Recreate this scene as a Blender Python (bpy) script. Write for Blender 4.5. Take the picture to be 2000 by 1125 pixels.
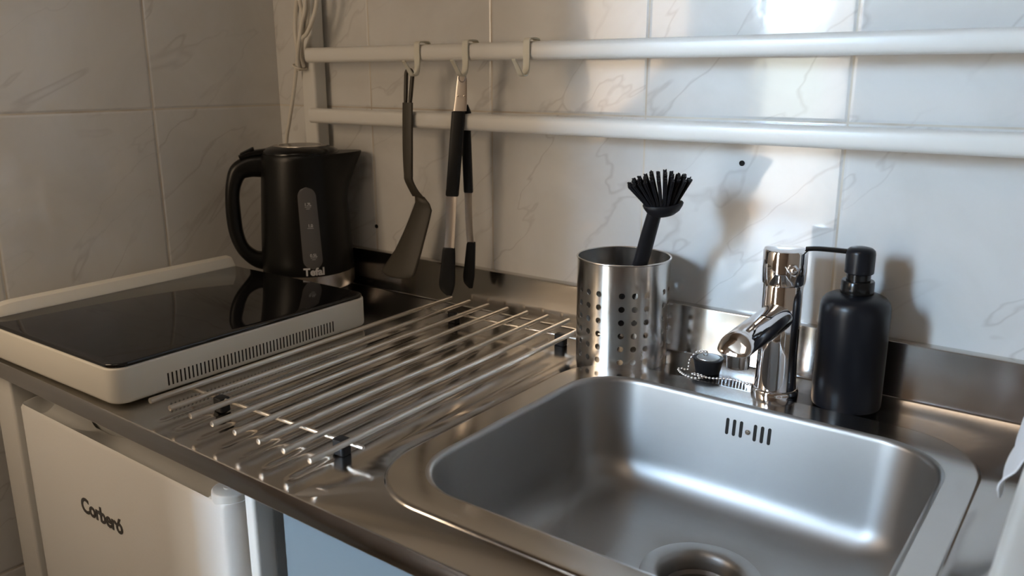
import bpy, bmesh, math, random
from mathutils import Vector, Matrix, noise
random.seed(7)
PI = math.pi
SC = bpy.context.scene
for o in list(bpy.data.objects): bpy.data.objects.remove(o)
COL = SC.collection

# ------------------------------------------------------------------ camera
# world: back wall y=0, left wall x=0, worktop surface z=0 (floor z=-0.90), metres
cam_d = bpy.data.cameras.new('camera'); cam = bpy.data.objects.new('camera', cam_d); COL.objects.link(cam)
cam_d.sensor_width = 36; cam_d.lens = 36*1614.57/2000; cam_d.clip_start = 0.02
r_ = Vector((0.80042866, 0.59942658, -0.00131725)); u_ = Vector((-0.14902477, 0.2011239, 0.96816362)); f_ = Vector((-0.58060794, 0.77474961, -0.25031474))
m3 = Matrix((r_, u_, -f_)).transposed()
cam.matrix_world = Matrix.Translation((1.26684, -0.984, 0.35882)) @ m3.to_4x4()
cam_d.dof.use_dof = True; cam_d.dof.focus_distance = 1.02; cam_d.dof.aperture_fstop = 7.0
SC.camera = cam

# ------------------------------------------------------------------ light, exposure
SC.view_settings.view_transform = 'Standard'; SC.view_settings.look = 'None'
SC.view_settings.gamma = 1.0; SC.view_settings.use_curve_mapping = False
SC.view_settings.exposure = 1.22
WIN_STRENGTH = 33.0
world = bpy.data.worlds.new('world'); SC.world = world; world.use_nodes = True
wb = world.node_tree.nodes['Background']; wb.inputs[0].default_value = (0.75, 0.85, 1.0, 1); wb.inputs[1].default_value = 0.3

def area(name, loc, target, sx, sy, power, col):
    l = bpy.data.lights.new(name, 'AREA'); l.shape = 'RECTANGLE'; l.size = sx; l.size_y = sy; l.energy = power; l.color = col
    o = bpy.data.objects.new(name, l); COL.objects.link(o); o.location = loc
    o.rotation_euler = (Vector(target)-Vector(loc)).to_track_quat('-Z', 'Y').to_euler(); return o
# warm lamp standing near the front of the niche, and an added warm fill under the ceiling for ambient light
area('warm_lamp', (0.17, -1.035, 0.36), (0.50, 0, 0.05), 0.26, 0.60, 1.55, (1.0, 0.76, 0.52))
area('ceiling_fill', (0.9, -1.5, 1.45), (0.9, -1.5, 0), 0.6, 0.6, 1.2, (1.0, 0.78, 0.58))

# ------------------------------------------------------------------ material helpers
def new_mat(name):
    m = bpy.data.materials.new(name); m.use_nodes = True; nt = m.node_tree
    return m, nt, nt.nodes['Principled BSDF']
class NB:
    def __init__(s, nt): s.nt = nt
    def n(s, t, **kw):
        x = s.nt.nodes.new(t)
        for k, v in kw.items(): setattr(x, k, v)
        return x
    def set(s, sock, v):
        if hasattr(v, 'is_linked') or isinstance(v, bpy.types.NodeSocket): s.nt.links.new(v, sock)
        else: sock.default_value = v
    def m(s, op, a, b=None, c=None, clamp=False):
        x = s.n('ShaderNodeMath', operation=op); x.use_clamp = clamp; s.set(x.inputs[0], a)
        if b is not None: s.set(x.inputs[1], b)
        if c is not None: s.set(x.inputs[2], c)
        return x.outputs[0]
    def coords(s):
        t = s.n('ShaderNodeTexCoord'); q = s.n('ShaderNodeSeparateXYZ'); s.nt.links.new(t.outputs['Object'], q.inputs[0])
        return t.outputs['Object'], q.outputs
    def mapping(s, vec, scale=(1,1,1), rot=(0,0,0), loc=(0,0,0)):
        x = s.n('ShaderNodeMapping'); s.nt.links.new(vec, x.inputs[0]); x.inputs['Scale'].default_value = scale
        x.inputs['Rotation'].default_value = rot; x.inputs['Location'].default_value = loc; return x.outputs[0]
    def noise(s, vec, scale, detail=2, rough=.5, dist=0):
        x = s.n('ShaderNodeTexNoise'); s.nt.links.new(vec, x.inputs['Vector']); x.inputs['Scale'].default_value = scale
        x.inputs['Detail'].default_value = detail; x.inputs['Roughness'].default_value = rough; x.inputs['Distortion'].default_value = dist
        return x.outputs['Fac']
    def mix(s, f, a, b):
        x = s.n('ShaderNodeMix', data_type='RGBA'); s.set(x.inputs[0], f); s.set(x.inputs[6], a); s.set(x.inputs[7], b); return x.outputs[2]
    def range(s, v, a, b, c=0., d=1., smooth=False):
        x = s.n('ShaderNodeMapRange'); x.clamp = True
        if smooth: x.interpolation_type = 'SMOOTHSTEP'
        s.set(x.inputs[0], v)
        for i, q in enumerate((a, b, c, d)): x.inputs[i+1].default_value = q
        return x.outputs[0]
    def bump(s, h, strength, dist, normal=None):
        x = s.n('ShaderNodeBump'); x.inputs['Strength'].default_value = strength; x.inputs['Distance'].default_value = dist
        s.set(x.inputs['Height'], h)
        if normal is not None: s.nt.links.new(normal, x.inputs['Normal'])
        return x.outputs[0]

def simple(name, col, rough=.5, metal=0., spec=.5, bump=None, coat=0., trans=0.):
    m, nt, b = new_mat(name); b.inputs['Base Color'].default_value = (*col, 1); b.inputs['Roughness'].default_value = rough
    b.inputs['Metallic'].default_value = metal; b.inputs['Specular IOR Level'].default_value = spec; b.inputs['Coat Weight'].default_value = coat
    b.inputs['Transmission Weight'].default_value = trans
    k = NB(nt); v, _ = k.coords()
    sc, st = bump if bump else (60, .02)
    nz = k.noise(v, sc, 3)
    nt.links.new(k.bump(nz, st, .002), b.inputs['Normal'])
    return m

TW, TH = 0.2544, 0.335        # tile size
ZG = 0.3052
def tile_mat(name, axis, off, flip=1):
    m, nt, b = new_mat(name); k = NB(nt); v, xyz = k.coords()
    u = xyz[0] if axis == 'x' else xyz[1]; z = xyz[2]
    def frac(val, o, w):
        t = k.m('DIVIDE', k.m('SUBTRACT', val, o), w); fr = k.m('FRACT', t); fl = k.m('FLOOR', t)
        d = k.m('MULTIPLY', k.m('MINIMUM', fr, k.m('SUBTRACT', 1.0, fr)), w); return d, fl
    du, iu = frac(u, off, TW); dz, iz = frac(z, ZG, TH)
    d = k.m('MINIMUM', du, dz)
    grout = k.range(d, 0.0008, 0.0016, 1, 0)
    # marble veins: thin ridges of distorted noise, stretched along a diagonal, shifted per tile
    cmb = k.n('ShaderNodeCombineXYZ'); k.set(cmb.inputs[0], k.m('ADD', k.m('MULTIPLY', u, float(flip)), k.m('MULTIPLY', iu, 1.37)))
    k.set(cmb.inputs[1], k.m('ADD', z, k.m('MULTIPLY', iz, 2.1))); k.set(cmb.inputs[2], k.m('MULTIPLY', iu, 3.3))
    mp = k.mapping(cmb.outputs[0], (1, 1, 1), (0, 0, math.radians(-38)))
    mp = k.mapping(mp, (2.0, 4.6, 1))
    n1 = k.noise(mp, 1.6, 3.6, .55, .45)
    ridge = k.m('ABSOLUTE', k.m('SUBTRACT', n1, .5))
    vein = k.range(ridge, 0.0, 0.011, 1, 0)
    gate = k.range(k.noise(mp, 1.3, 2), .34, .58, 0, 1)
    vein = k.m('MULTIPLY', vein, gate)
    cloud = k.noise(cmb.outputs[0], 7, 4, .6, .6)
    base = k.mix(k.range(cloud, .35, .68), (.665, .655, .63, 1), (.735, .73, .71, 1))
    base = k.mix(k.m('MULTIPLY', vein, .33), base, (.36, .33, .31, 1))
    stain = k.range(k.noise(v, 9, 3), .45, .75)
    gcol = k.mix(stain, (.66, .61, .52, 1), (.42, .34, .26, 1))
    base = k.mix(grout, base, gcol)
    nt.links.new(base, b.inputs['Base Color'])
    nt.links.new(k.m('ADD', k.m('MULTIPLY', grout, .45), .07), b.inputs['Roughness'])
    b.inputs['Specular IOR Level'].default_value = .45
    edge = k.range(d, 0.0006, 0.0045, 0, 1, True)
    wob = k.noise(v, 22, 2, .5); fine = k.noise(v, 160, 2, .6)
    h = k.m('ADD', k.m('MULTIPLY', edge, 1.0), k.m('ADD', k.m('MULTIPLY', wob, .42), k.m('MULTIPLY', fine, .06)))
    nt.links.new(k.bump(h, .55, .0012), b.inputs['Normal'])
    return m

def steel_mat(name, col=(.62, .60, .57), rough=.22, along='x', scratch=.5, var=.12, dirs=(4, 260, 260)):
    m, nt, b = new_mat(name); k = NB(nt); v, xyz = k.coords()
    b.inputs['Metallic'].default_value = 1; 
    sc = {'x': (dirs[0], dirs[1], dirs[2]), 'y': (dirs[1], dirs[0], dirs[2]), 'z': (dirs[1], dirs[2], dirs[0])}[along]
    br = k.noise(k.mapping(v, sc), 1.0, 4, .65)
    sm = k.noise(v, 14, 4, .6)
    nt.links.new(k.m('ADD', k.m('MULTIPLY', sm, var), k.m('ADD', k.m('MULTIPLY', br, .08), rough-.04-var*.5)), b.inputs['Roughness'])
    nt.links.new(k.mix(sm, (*[c*.93 for c in col], 1), (*[min(1, c*1.07) for c in col], 1)), b.inputs['Base Color'])
    nt.links.new(k.bump(br, scratch*.12, .0006), b.inputs['Normal'])
    return m

M = {}
M['tile_back'] = tile_mat('marbled_tile_back', 'x', 0.2385, 1)
M['tile_left'] = tile_mat('marbled_tile_left', 'y', -0.2478, 1)
M['plaster'] = simple('room_plaster', (.32, .235, .165), .85, bump=(40, .1))
M['room_dark'] = simple('room_brown', (.30, .22, .16), .8, bump=(40, .1))
M['floor'] = simple('floor_tiles', (.24, .19, .15), .35, bump=(8, .1))
M['steel_top'] = steel_mat('worktop_steel', (.60, .58, .555), .15, 'x', .06, .08)
M['steel_basin'] = steel_mat('basin_steel', (.41, .395, .375), .44, 'x', .3, .05)
def anisotropic(m, amount, rot):
    nt = m.node_tree; b = nt.nodes['Principled BSDF']; t = nt.nodes.new('ShaderNodeTangent'); t.direction_type = 'RADIAL'; t.axis = 'Z'
    nt.links.new(t.outputs[0], b.inputs['Tangent']); b.inputs['Anisotropic'].default_value = amount; b.inputs['Anisotropic Rotation'].default_value = rot
anisotropic(M['steel_basin'], .55, .25)
M['steel_edge'] = steel_mat('edge_steel', (.60, .58, .57), .34, 'x', .6, .06)
M['steel_dark'] = steel_mat('strainer_steel', (.22, .20, .185), .38, 'x', .3, .06)
M['steel_rod'] = steel_mat('rod_steel', (.72, .68, .62), .36, 'y', .1, .02)
M['steel_holder'] = steel_mat('holder_steel', (.66, .645, .62), .22, 'z', 1.0, .30, (5, 120, 120))
M['steel_tongs'] = steel_mat('tongs_steel', (.68, .63, .58), .32, 'z', .5, .06)
M['steel_kettle'] = steel_mat('kettle_steel', (.62, .57, .52), .25, 'z', .5, .05)
M['chrome'] = simple('chrome', (.88, .88, .90), .035, 1.0, bump=(30, .003))
M['white_metal'] = simple('white_lacquered_metal', (.74, .73, .69), .30, bump=(90, .03))
M['white_plastic'] = simple('white_plastic', (.72, .70, .63), .38, bump=(120, .04))
M['fridge_white'] = simple('fridge_white', (.76, .76, .74), .30, bump=(220, .08))
M['hook_plastic'] = simple('hook_plastic', (.70, .68, .58), .45)
M['cable'] = simple('cable_white', (.70, .66, .58), .42)
M['cloth'] = simple('white_cloth', (.80, .81, .83), .85, bump=(400, .3))
M['black_glass'] = simple('black_glass', (.006, .006, .007), .045, spec=.55, bump=(5, .002))
M['black_edge'] = simple('black_trim', (.012, .012, .014), .18)
M['black_plastic'] = simple('kettle_black_plastic', (.006, .006, .0055), .33, spec=.28, bump=(500, .05))
M['black_gloss'] = simple('kettle_black_gloss', (.007, .007, .007), .20, spec=.35)
M['black_rubber'] = simple('black_rubber', (.010, .011, .013), .48, spec=.3)
M['nylon'] = simple('grey_nylon', (.060, .053, .042), .45, spec=.3, bump=(300, .04))
M['silicone'] = simple('black_silicone', (.008, .009, .010), .42, spec=.3)
M['brush_plastic'] = simple('brush_black', (.009, .009, .011), .45, spec=.3, bump=(300, .05))
M['matte_black'] = simple('matte_black_glass', (.007, .008, .011), .32, spec=.32, bump=(400, .03))
M['dark_hole'] = simple('dark_hollow', (.01, .009, .008), .7)
M['smoke'] = simple('smoked_window', (.105, .10, .097), .30)
M['print_grey'] = simple('print_light_grey', (.62, .60, .58), .45)
M['print_dark'] = simple('print_dark_grey', (.075, .07, .065), .4)
M['panel_blue'] = simple('blue_grey_panel', (.20, .245, .275), .40, bump=(60, .03))
M['grey_plug'] = simple('plug_cap_grey', (.42, .43, .42), .30, .6)
M['brass'] = simple('screw_metal', (.70, .66, .58), .25, 1.0)
def outdoor_mat():
    m = bpy.data.materials.new('daylight_view'); m.use_nodes = True; nt = m.node_tree; nt.nodes.clear(); k = NB(nt)
    out = k.n('ShaderNodeOutputMaterial'); em = k.n('ShaderNodeEmission'); nt.links.new(em.outputs[0], out.inputs[0])
    v, xyz = k.coords()
    r = k.n('ShaderNodeValToRGB'); z = k.m('ADD', xyz[2], k.m('MULTIPLY', k.m('SUBTRACT', k.noise(v, 9, 5, .7), .5), .12))
    k.set(r.inputs[0], k.range(z, -.9, 1.4))
    cr = r.color_ramp; cr.elements[0].position = 0; cr.elements[0].color = (.62, .70, .80, 1); cr.elements[1].position = 1; cr.elements[1].color = (.46, .70, 1, 1)
    for z0, c in ((-.42, (.80, .88, .98)), (-.25, (.92, .94, .97)), (-.22, (.62, .44, .30)), (-.17, (.66, .50, .36)), (-.14, (.98, .86, .72)), (.10, (1.0, .93, .84)),
                  (.20, (.70, .72, .62)), (.34, (.78, .82, .66)), (.47, (.80, .86, .80)), (.52, (.70, .86, 1.0)), (.66, (.55, .76, 1.0))):
        e = cr.elements.new((z0+.9)/2.3); e.color = (*c, 1)
    nt.links.new(r.outputs[0], em.inputs[0]); nt.links.new(k.m('MULTIPLY', k.range(xyz[2], .48, .80, .15, 1.5, True), WIN_STRENGTH), em.inputs[1])
    return m
M['outdoor'] = outdoor_mat()
def curtain_mat():
    m, nt, b = new_mat('sheer_curtain'); b.inputs['Base Color'].default_value = (.8, .76, .68, 1); b.inputs['Roughness'].default_value = .9
    b.inputs['Emission Color'].default_value = (1, .93, .82, 1); b.inputs['Emission Strength'].default_value = 3.5; return m  # emission stands in for daylight coming through the cloth
M['curtain'] = curtain_mat()

# ------------------------------------------------------------------ object helpers
def thing(name, label, cat, loc=(0, 0, 0), group=None):
    o = bpy.data.objects.new(name, None); o.empty_display_size = .02; COL.objects.link(o); o.location = loc
    o['label'] = label; o['category'] = cat
    if group: o['group'] = group
    return o
def world_loc(p):
    v = Vector((0, 0, 0))
    while p is not None: v += p.location; p = p.parent
    return v
def part(name, bm, mat, parent=None, smooth=True, bevel=None, mods=(), label=None, normals=True):
    """bm is in world coordinates; the object is placed under its parent's origin"""
    if parent is not None:
        w = world_loc(parent)
        if w.length: bmesh.ops.translate(bm, verts=bm.verts, vec=-w)
    if normals: bmesh.ops.recalc_face_normals(bm, faces=bm.faces)
    me = bpy.data.meshes.new(name); bm.to_mesh(me); bm.free()
    for q in (mat if isinstance(mat, (list, tuple)) else [mat]): me.materials.append(M[q])
    o = bpy.data.objects.new(name, me); COL.objects.link(o); o.parent = parent
    if smooth:
        for p in me.polygons: p.use_smooth = True
    if bevel:
        b = o.modifiers.new('bevel', 'BEVEL'); b.width = bevel[0]; b.segments = bevel[1]; b.limit_method = 'ANGLE'; b.angle_limit = math.radians(40)
    for f in mods: f(o)
    if smooth:
        try: me.set_sharp_from_angle(angle=math.radians(38))
        except Exception: pass
    if label: o['label'] = label
    return o
def struct(name, bm, mat, **kw):
    o = part(name, bm, mat, **kw); o['kind'] = 'structure'; return o
def solid(th, off=-1):
    def f(o):
        s = o.modifiers.new('solid', 'SOLIDIFY'); s.thickness = th; s.offset = off
    return f
def subsurf(n):
    def f(o):
        s = o.modifiers.new('sub', 'SUBSURF'); s.levels = n; s.render_levels = n
    return f

def add_box(bm, x0, x1, y0, y1, z0, z1):
    vs = [bm.verts.new((x, y, z)) for z in (z0, z1) for y in (y0, y1) for x in (x0, x1)]
    for f in ((0,2,3,1), (4,5,7,6), (0,1,5,4), (2,6,7,3), (0,4,6,2), (1,3,7,5)): bm.faces.new([vs[i] for i in f])
    return vs
def box(*a):
    bm = bmesh.new(); add_box(bm, *a); return bm
def add_lathe(bm, prof, c=(0, 0, 0), n=64, axis=None, cap=True):
    """prof: (radius, height) list; axis: a direction, default +z"""
    rot = Vector((0, 0, 1)).rotation_difference(Vector(axis)).to_matrix() if axis is not None else Matrix.Identity(3)
    c = Vector(c); rings = []
    for r, h in prof:
        if r < 1e-6: rings.append([bm.verts.new(c+rot@Vector((0, 0, h)))])
        else: rings.append([bm.verts.new(c+rot@Vector((r*math.cos(2*PI*i/n), r*math.sin(2*PI*i/n), h))) for i in range(n)])
    for a, b in zip(rings, rings[1:]):
        for i in range(n):
            j = (i+1) % n
            if len(a) == 1 and len(b) == 1: continue
            if len(a) == 1: bm.faces.new((a[0], b[i], b[j]))
            elif len(b) == 1: bm.faces.new((a[i], a[j], b[0]))
            else: bm.faces.new((a[i], a[j], b[j], b[i]))
    if cap:
        for r in (rings[0], rings[-1]):
            if len(r) > 2: bm.faces.new(r)
    return rings
def lathe(*a, **k):
    bm = bmesh.new(); add_lathe(bm, *a, **k); return bm
def rprof(r, h0, h1, b, seg=4, rb=None):
    """cylinder profile with rounded edges"""
    rb = b if rb is None else rb; P = [(0, h0)]
    for i in range(seg+1):
        a = -PI/2+PI/2*i/seg; P.append((r-rb+rb*math.cos(a), h0+rb+rb*math.sin(a)))
    for i in range(seg+1):
        a = PI/2*i/seg; P.append((r-b+b*math.cos(a), h1-b+b*math.sin(a)))
    P.append((0, h1)); return P
def spline(pts, n=8):
    """Catmull-Rom through pts (tuples of any length)"""
    P = [pts[0]]+list(pts)+[pts[-1]]; out = []
    for i in range(1, len(P)-2):
        for k in range(n):
            t = k/n; out.append(tuple(.5*((2*b)+(-a+c)*t+(2*a-5*b+4*c-d)*t*t+(-a+3*b-3*c+d)*t**3) for a, b, c, d in zip(P[i-1], P[i], P[i+1], P[i+2])))
    out.append(tuple(pts[-1])); return out
def add_sweep(bm, path, rad, n=12, shape=None, up=None, closed=False, cap=True):
    """sweep a section along path; rad: number or per-point (a,b) half-axes; shape: exponent of the superellipse"""
    P = [Vector(p) for p in path]; N = len(P); rings = []
    upv = Vector(up) if up is not None else None; prev = None
    for i in range(N):
        t = (P[(i+1) % N]-P[i-1]) if closed else (P[min(i+1, N-1)]-P[max(i-1, 0)])
        t.normalize()
        if upv is not None: a = upv.cross(t)
        elif prev is None: a = (Vector((0, 0, 1)) if abs(t.z) < .9 else Vector((1, 0, 0))).cross(t)
        else: a = prev-t*prev.dot(t)
        a.normalize(); prev = a.copy(); b = t.cross(a)
        r = rad[i] if isinstance(rad, (list, tuple)) and not isinstance(rad, tuple) else rad
        ra, rb = (r if isinstance(r, (tuple, list)) else (r, r)); e = shape or 2
        ring = []
        for k in range(n):
            an = 2*PI*k/n; ca, sa = math.cos(an), math.sin(an)
            ring.append(bm.verts.new(P[i]+a*ra*math.copysign(abs(ca)**(2/e), ca)+b*rb*math.copysign(abs(sa)**(2/e), sa)))
        rings.append(ring)
    for i in range(N if closed else N-1):
        A, B = rings[i], rings[(i+1) % N]
        for k in range(n): bm.faces.new((A[k], A[(k+1) % n], B[(k+1) % n], B[k]))
    if cap and not closed: bm.faces.new(rings[0]); bm.faces.new(rings[-1])
    return rings
def sweep(*a, **k):
    bm = bmesh.new(); add_sweep(bm, *a, **k); return bm
def rrect(x0, x1, y0, y1, r, nc=12, ne=10):
    """rounded rectangle, counter-clockwise from the right edge"""
    P = []
    cs = [(x1-r, y0+r, -PI/2), (x1-r, y1-r, 0), (x0+r, y1-r, PI/2), (x0+r, y0+r, PI)]
    for i, (cx, cy, a0) in enumerate(cs):
        arc = [(cx+r*math.cos(a0+PI/2*k/nc), cy+r*math.sin(a0+PI/2*k/nc)) for k in range(nc+1)]
        P += arc
        nx, ny, na = cs[(i+1) % 4]; e = (nx+r*math.cos(na), ny+r*math.sin(na)); s = arc[-1]
        P += [(s[0]+(e[0]-s[0])*k/ne, s[1]+(e[1]-s[1])*k/ne) for k in range(1, ne)]
    return P
def add_loops(bm, loops, cap0=False, cap1=False):
    R = [[bm.verts.new(p) for p in L] for L in loops]; n = len(R[0])
    for A, B in zip(R, R[1:]):
        for k in range(n): bm.faces.new((A[k], A[(k+1) % n], B[(k+1) % n], B[k]))
    if cap0: bm.faces.new(R[0])
    if cap1: bm.faces.new(R[-1])
    return R
def slab(x0, x1, y0, y1, z0, z1, r, b=.003, bb=None, nc=8):
    """rounded-corner slab with softened top and bottom edges"""
    bb = b if bb is None else bb; bm = bmesh.new(); L = []
    for z, i in [(z0+bb*(1-math.cos(PI/2*k/3)) if 0 else z0+bb*(1-math.sin(PI/2*k/3)), bb*(1-math.cos(PI/2*k/3))) for k in (3, 2, 1, 0)][::-1][::-1]:
        pass
    for k in range(4):
        a = PI/2*k/3; L.append([(x, y, z0+bb*(1-math.sin(PI/2-a)) if 0 else z0+bb*(1-math.cos(a))) for x, y in rrect(x0+bb*(1-math.sin(a)), x1-bb*(1-math.sin(a)), y0+bb*(1-math.sin(a)), y1-bb*(1-math.sin(a)), max(r-bb*(1-math.sin(a)), .0005), nc, 4)])
    for k in range(4):
        a = PI/2*(1-k/3); L.append([(x, y, z1-b*(1-math.cos(a))) for x, y in rrect(x0+b*(1-math.sin(a)), x1-b*(1-math.sin(a)), y0+b*(1-math.sin(a)), y1-b*(1-math.sin(a)), max(r-b*(1-math.sin(a)), .0005), nc, 4)])
    add_loops(bm, L, True, True); return bm
def transform(bm, mat): bmesh.ops.transform(bm, matrix=mat, verts=bm.verts); return bm
def text_bm(s, size, bold=0., extrude=.0003, shear=0., spacing=1., fn=None, align='CENTER', cuts=0):
    c = bpy.data.curves.new('t', 'FONT'); c.body = s; c.size = size; c.offset = bold; c.extrude = extrude; c.shear = shear; c.space_character = spacing
    c.align_x = align; c.align_y = 'CENTER'; c.resolution_u = 4
    o = bpy.data.objects.new('t', c); COL.objects.link(o); bpy.context.view_layer.update()
    me = bpy.data.meshes.new_from_object(o.evaluated_get(bpy.context.evaluated_depsgraph_get()))
    bm = bmesh.new(); bm.from_mesh(me); bpy.data.objects.remove(o); bpy.data.meshes.remove(me); bpy.data.curves.remove(c)
    if fn:
        for v in bm.verts: v.co = fn(*v.co)
    return bm

# ================================================================== SETTING
wb_ = struct('wall_back', box(-.0, 2.2, 0, .1, -.9, 1.5), 'tile_back', smooth=False)
for (x, z) in ((.239, .106), (.882, .253)):
    part('drilled_hole', lathe([(0, 0), (.0028, 0), (.0028, .0008), (.0034, .0012), (.0034, 0)], (x, -.0004, z), 16, (0, -1, 0)), 'dark_hole', wb_, label='small dark drilled hole in the tile')
struct('wall_left', box(-.1, 0, -1.15, .1, -.9, 1.5), 'tile_left', smooth=False)
struct('wall_occluder', box(-1.2, .43, -1.15, -1.05, -.9, 1.5), 'plaster', smooth=False)  # unseen wall, added to keep window light off the left side
struct('wall_right', box(2.2, 2.3, -2.4, .1, -.9, 1.5), 'plaster', smooth=False)
struct('wall_outer', box(-1.3, -1.2, -2.4, -1.05, -.9, 1.5), 'plaster', smooth=False)
WX0, WX1, WX2 = -.02, .225, .34
bm = bmesh.new(); add_box(bm, -1.3, WX0, -2.5, -2.4, -.9, 1.5); add_box(bm, WX2, 2.3, -2.5, -2.4, -.9, 1.5); add_box(bm, WX0, WX2, -2.5, -2.4, 1.25, 1.5)
struct('wall_room', bm, 'plaster', smooth=False)
struct('floor', box(-1.3, 2.3, -2.5, .1, -1.0, -.9), 'floor', smooth=False)
struct('ceiling', box(-1.3, 2.3, -2.5, .1, 1.5, 1.6), 'plaster', smooth=False)
w1 = struct('window_1', box(WX0, WX1, -2.46, -2.44, -.9, 1.25), 'outdoor', smooth=False)
part('curtain', box(WX1, WX2, -2.45, -2.43, -.9, 1.25), 'curtain', w1, smooth=False)

# ================================================================== WORKTOP WITH SINK
YF, YB = -.5735, -.012
def groove_z(x, y):
    d = 0.
    for k in range(8):
        xc = .727-.0362*k+(y+.565)*(-.055)
        # the front end of each groove hooks slightly outwards
        e = max(0, min(1, (y+.562)/.018)); e = e*e*(3-2*e); e2 = max(0, min(1, (-.165-y)/.02)); e2 = e2*e2*(3-2*e2)
        q = (x-xc)/.0042
        if abs(q) < 3: d -= .0014*math.exp(-q*q)*e*e2
    return d
sink = thing('sink_worktop', 'stainless steel worktop with ribbed drainer and one inset sink basin', 'sink', (.6, -.3, 0))
bm = bmesh.new()
XS, XR = .716, 1.62
nx = 330; ys = [YF+.0015]+[YF+.004+(.03)*i/16 for i in range(17)]+[YF+.034+(YB-.14-YF-.034)*i/22 for i in range(1, 23)]+[YB-.14+.14*i/16 for i in range(1, 17)]
# wavy seam between ribbed half and sink half is a straight line at XS
grid = [[bm.verts.new((XS*i/nx, y, groove_z(XS*i/nx, y) if y > YF+.004 else 0)) for i in range(nx+1)] for y in ys]
for a, b in zip(grid, grid[1:]):
    for i in range(nx): bm.faces.new((a[i], a[i+1], b[i+1], b[i]))
PADO = (.735, 1.198, -.529, -.098)
lo = rrect(*PADO, .085, 12, 10); cx, cy = (PADO[0]+PADO[1])/2, (PADO[2]+PADO[3])/2
out = []
for x, y in lo:
    dx, dy = x-cx, y-cy; t = min(((XR-cx) if dx > 0 else (XS-cx))/dx if abs(dx) > 1e-6 else 1e9, ((YB-cy) if dy > 0 else (YF+.0015-cy))/dy if abs(dy) > 1e-6 else 1e9)
    out.append([cx+dx*t, cy+dy*t])
for c in ((XS, YF+.0015), (XR, YF+.0015), (XR, YB), (XS, YB)):
    i = min(range(len(out)), key=lambda i: (out[i][0]-c[0])**2+(out[i][1]-c[1])**2); out[i] = list(c)
def L(x0, x1, y0, y1, r, z): return [(x, y, z) for x, y in rrect(x0, x1, y0, y1, r, 12, 10)]
add_loops(bm, [[(x, y, 0) for x, y in out], L(*PADO, .085, 0), *[L(PADO[0]+q, PADO[1]-q, PADO[2]+q, PADO[3]-q, .085-q, zq) for q, zq in ((.0006, .0004), (.0012, .0012), (.0018, .0018), (.0028, .0023), (.0042, .0026), (.0058, .0027))],
    L(.7655, 1.172, -.4955, -.1400, .068, .0027)])
# front edge: soft roll and face, then the folded lip underneath
E0 = [(x, YF+.0015, 0) for x in (0, XR)]
prof = [(YF+.0015, 0), (YF+.0004, -.0006), (YF, -.0018), (YF, -.0215), (YF+.001, -.023), (YF+.03, -.023)]
rows = [[bm.verts.new((x, y, z)) for x in (-0.0, XS, XR)] for y, z in prof]
for a, b in zip(rows, rows[1:]):
    for i in range(2): bm.faces.new((a[i], b[i], b[i+1], a[i+1]))
bmesh.ops.remove_doubles(bm, verts=bm.verts, dist=.00001)
part('drainer_top', bm, 'steel_top', sink, label='ribbed steel drainer surface and sink surround', normals=False)
# underside board
# basin
bm = bmesh.new(); X0, X1, Y0, Y1, RR = .7655, 1.172, -.4955, -.1400, .068
def ins(d, z, extra=0): return [(x, y, z) for x, y in rrect(X0+d, X1-d, Y0+d, Y1-d, max(RR-d*.6, .02), 12, 10)]
loops = [ins(0, .0027)]
for k in range(1, 6):
    a = PI/2*k/5; loops.append(ins(.006*math.sin(a), .0027-.006*(1-math.cos(a))))
loops += [ins(.008, -.02), ins(.011, -.045), ins(.014, -.070)]
for k in range(0, 9):
    a = PI/2*k/8; loops.append(ins(.016+.040*(1-math.cos(a)), -.086-.037*math.sin(a)))
DC = (.982, -.292); DZ = -.125
R = add_loops(bm, loops)
inner = [(v.co.x, v.co.y) for v in R[-1]]
def circ(r, z): 
    o = []
    for x, y in inner:
        a = math.atan2(y-DC[1], x-DC[0]); o.append((DC[0]+r*math.cos(a), DC[1]+r*math.sin(a), z))
    return o
half = [((x+c[0])/2, (y+c[1])/2, -.1242) for (x, y), c in zip(inner, circ(.06, 0))]
R2 = add_loops(bm, [[tuple(v.co) for v in R[-1]], half, circ(.0605, DZ), circ(.058, DZ-.0012)])
bmesh.ops.remove_doubles(bm, verts=bm.verts, dist=.00001)
bas = part('basin', bm, 'steel_basin', sink, label='deep rounded brushed steel basin', normals=False)
# overflow slots and screw in the back wall of the basin
bm = bmesh.new()
for i, x in enumerate((.9435, .9515, .9595, .9755, .9835, .9915)):
    for z0, z1 in ((-.0345, -.0155),):
        zz = [(x+.0019*math.cos(a), (z1-.0019)+.0019*math.sin(a)) for a in [PI*k/8 for k in range(9)]]+[(x-.0019*math.cos(a), (z0+.0019)-.0019*math.sin(a)) for a in [PI*k/8 for k in range(9)]]
        yb = lambda z: -.1400-.0078-(abs(z)-.02)*.12-.0004
        f = [bm.verts.new((a, yb(z), z)) for a, z in zz]; g = [bm.verts.new((a, yb(z)+.0012, z)) for a, z in zz]
        bm.faces.new(f); bm.faces.new(g)
        for k in range(len(f)): bm.faces.new((f[k], f[(k+1) % len(f)], g[(k+1) % len(f)], g[k]))
part('overflow_slots', bm, 'dark_hole', bas, smooth=False, label='six dark overflow slots')
part('screw', lathe([(0, -.001), (.0026, -.001), (.0030, .0008), (.0022, .0022), (0, .0027)], (.9675, -.1490, -.026), 16, (0, -1, 0)), 'brass', bas)
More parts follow.
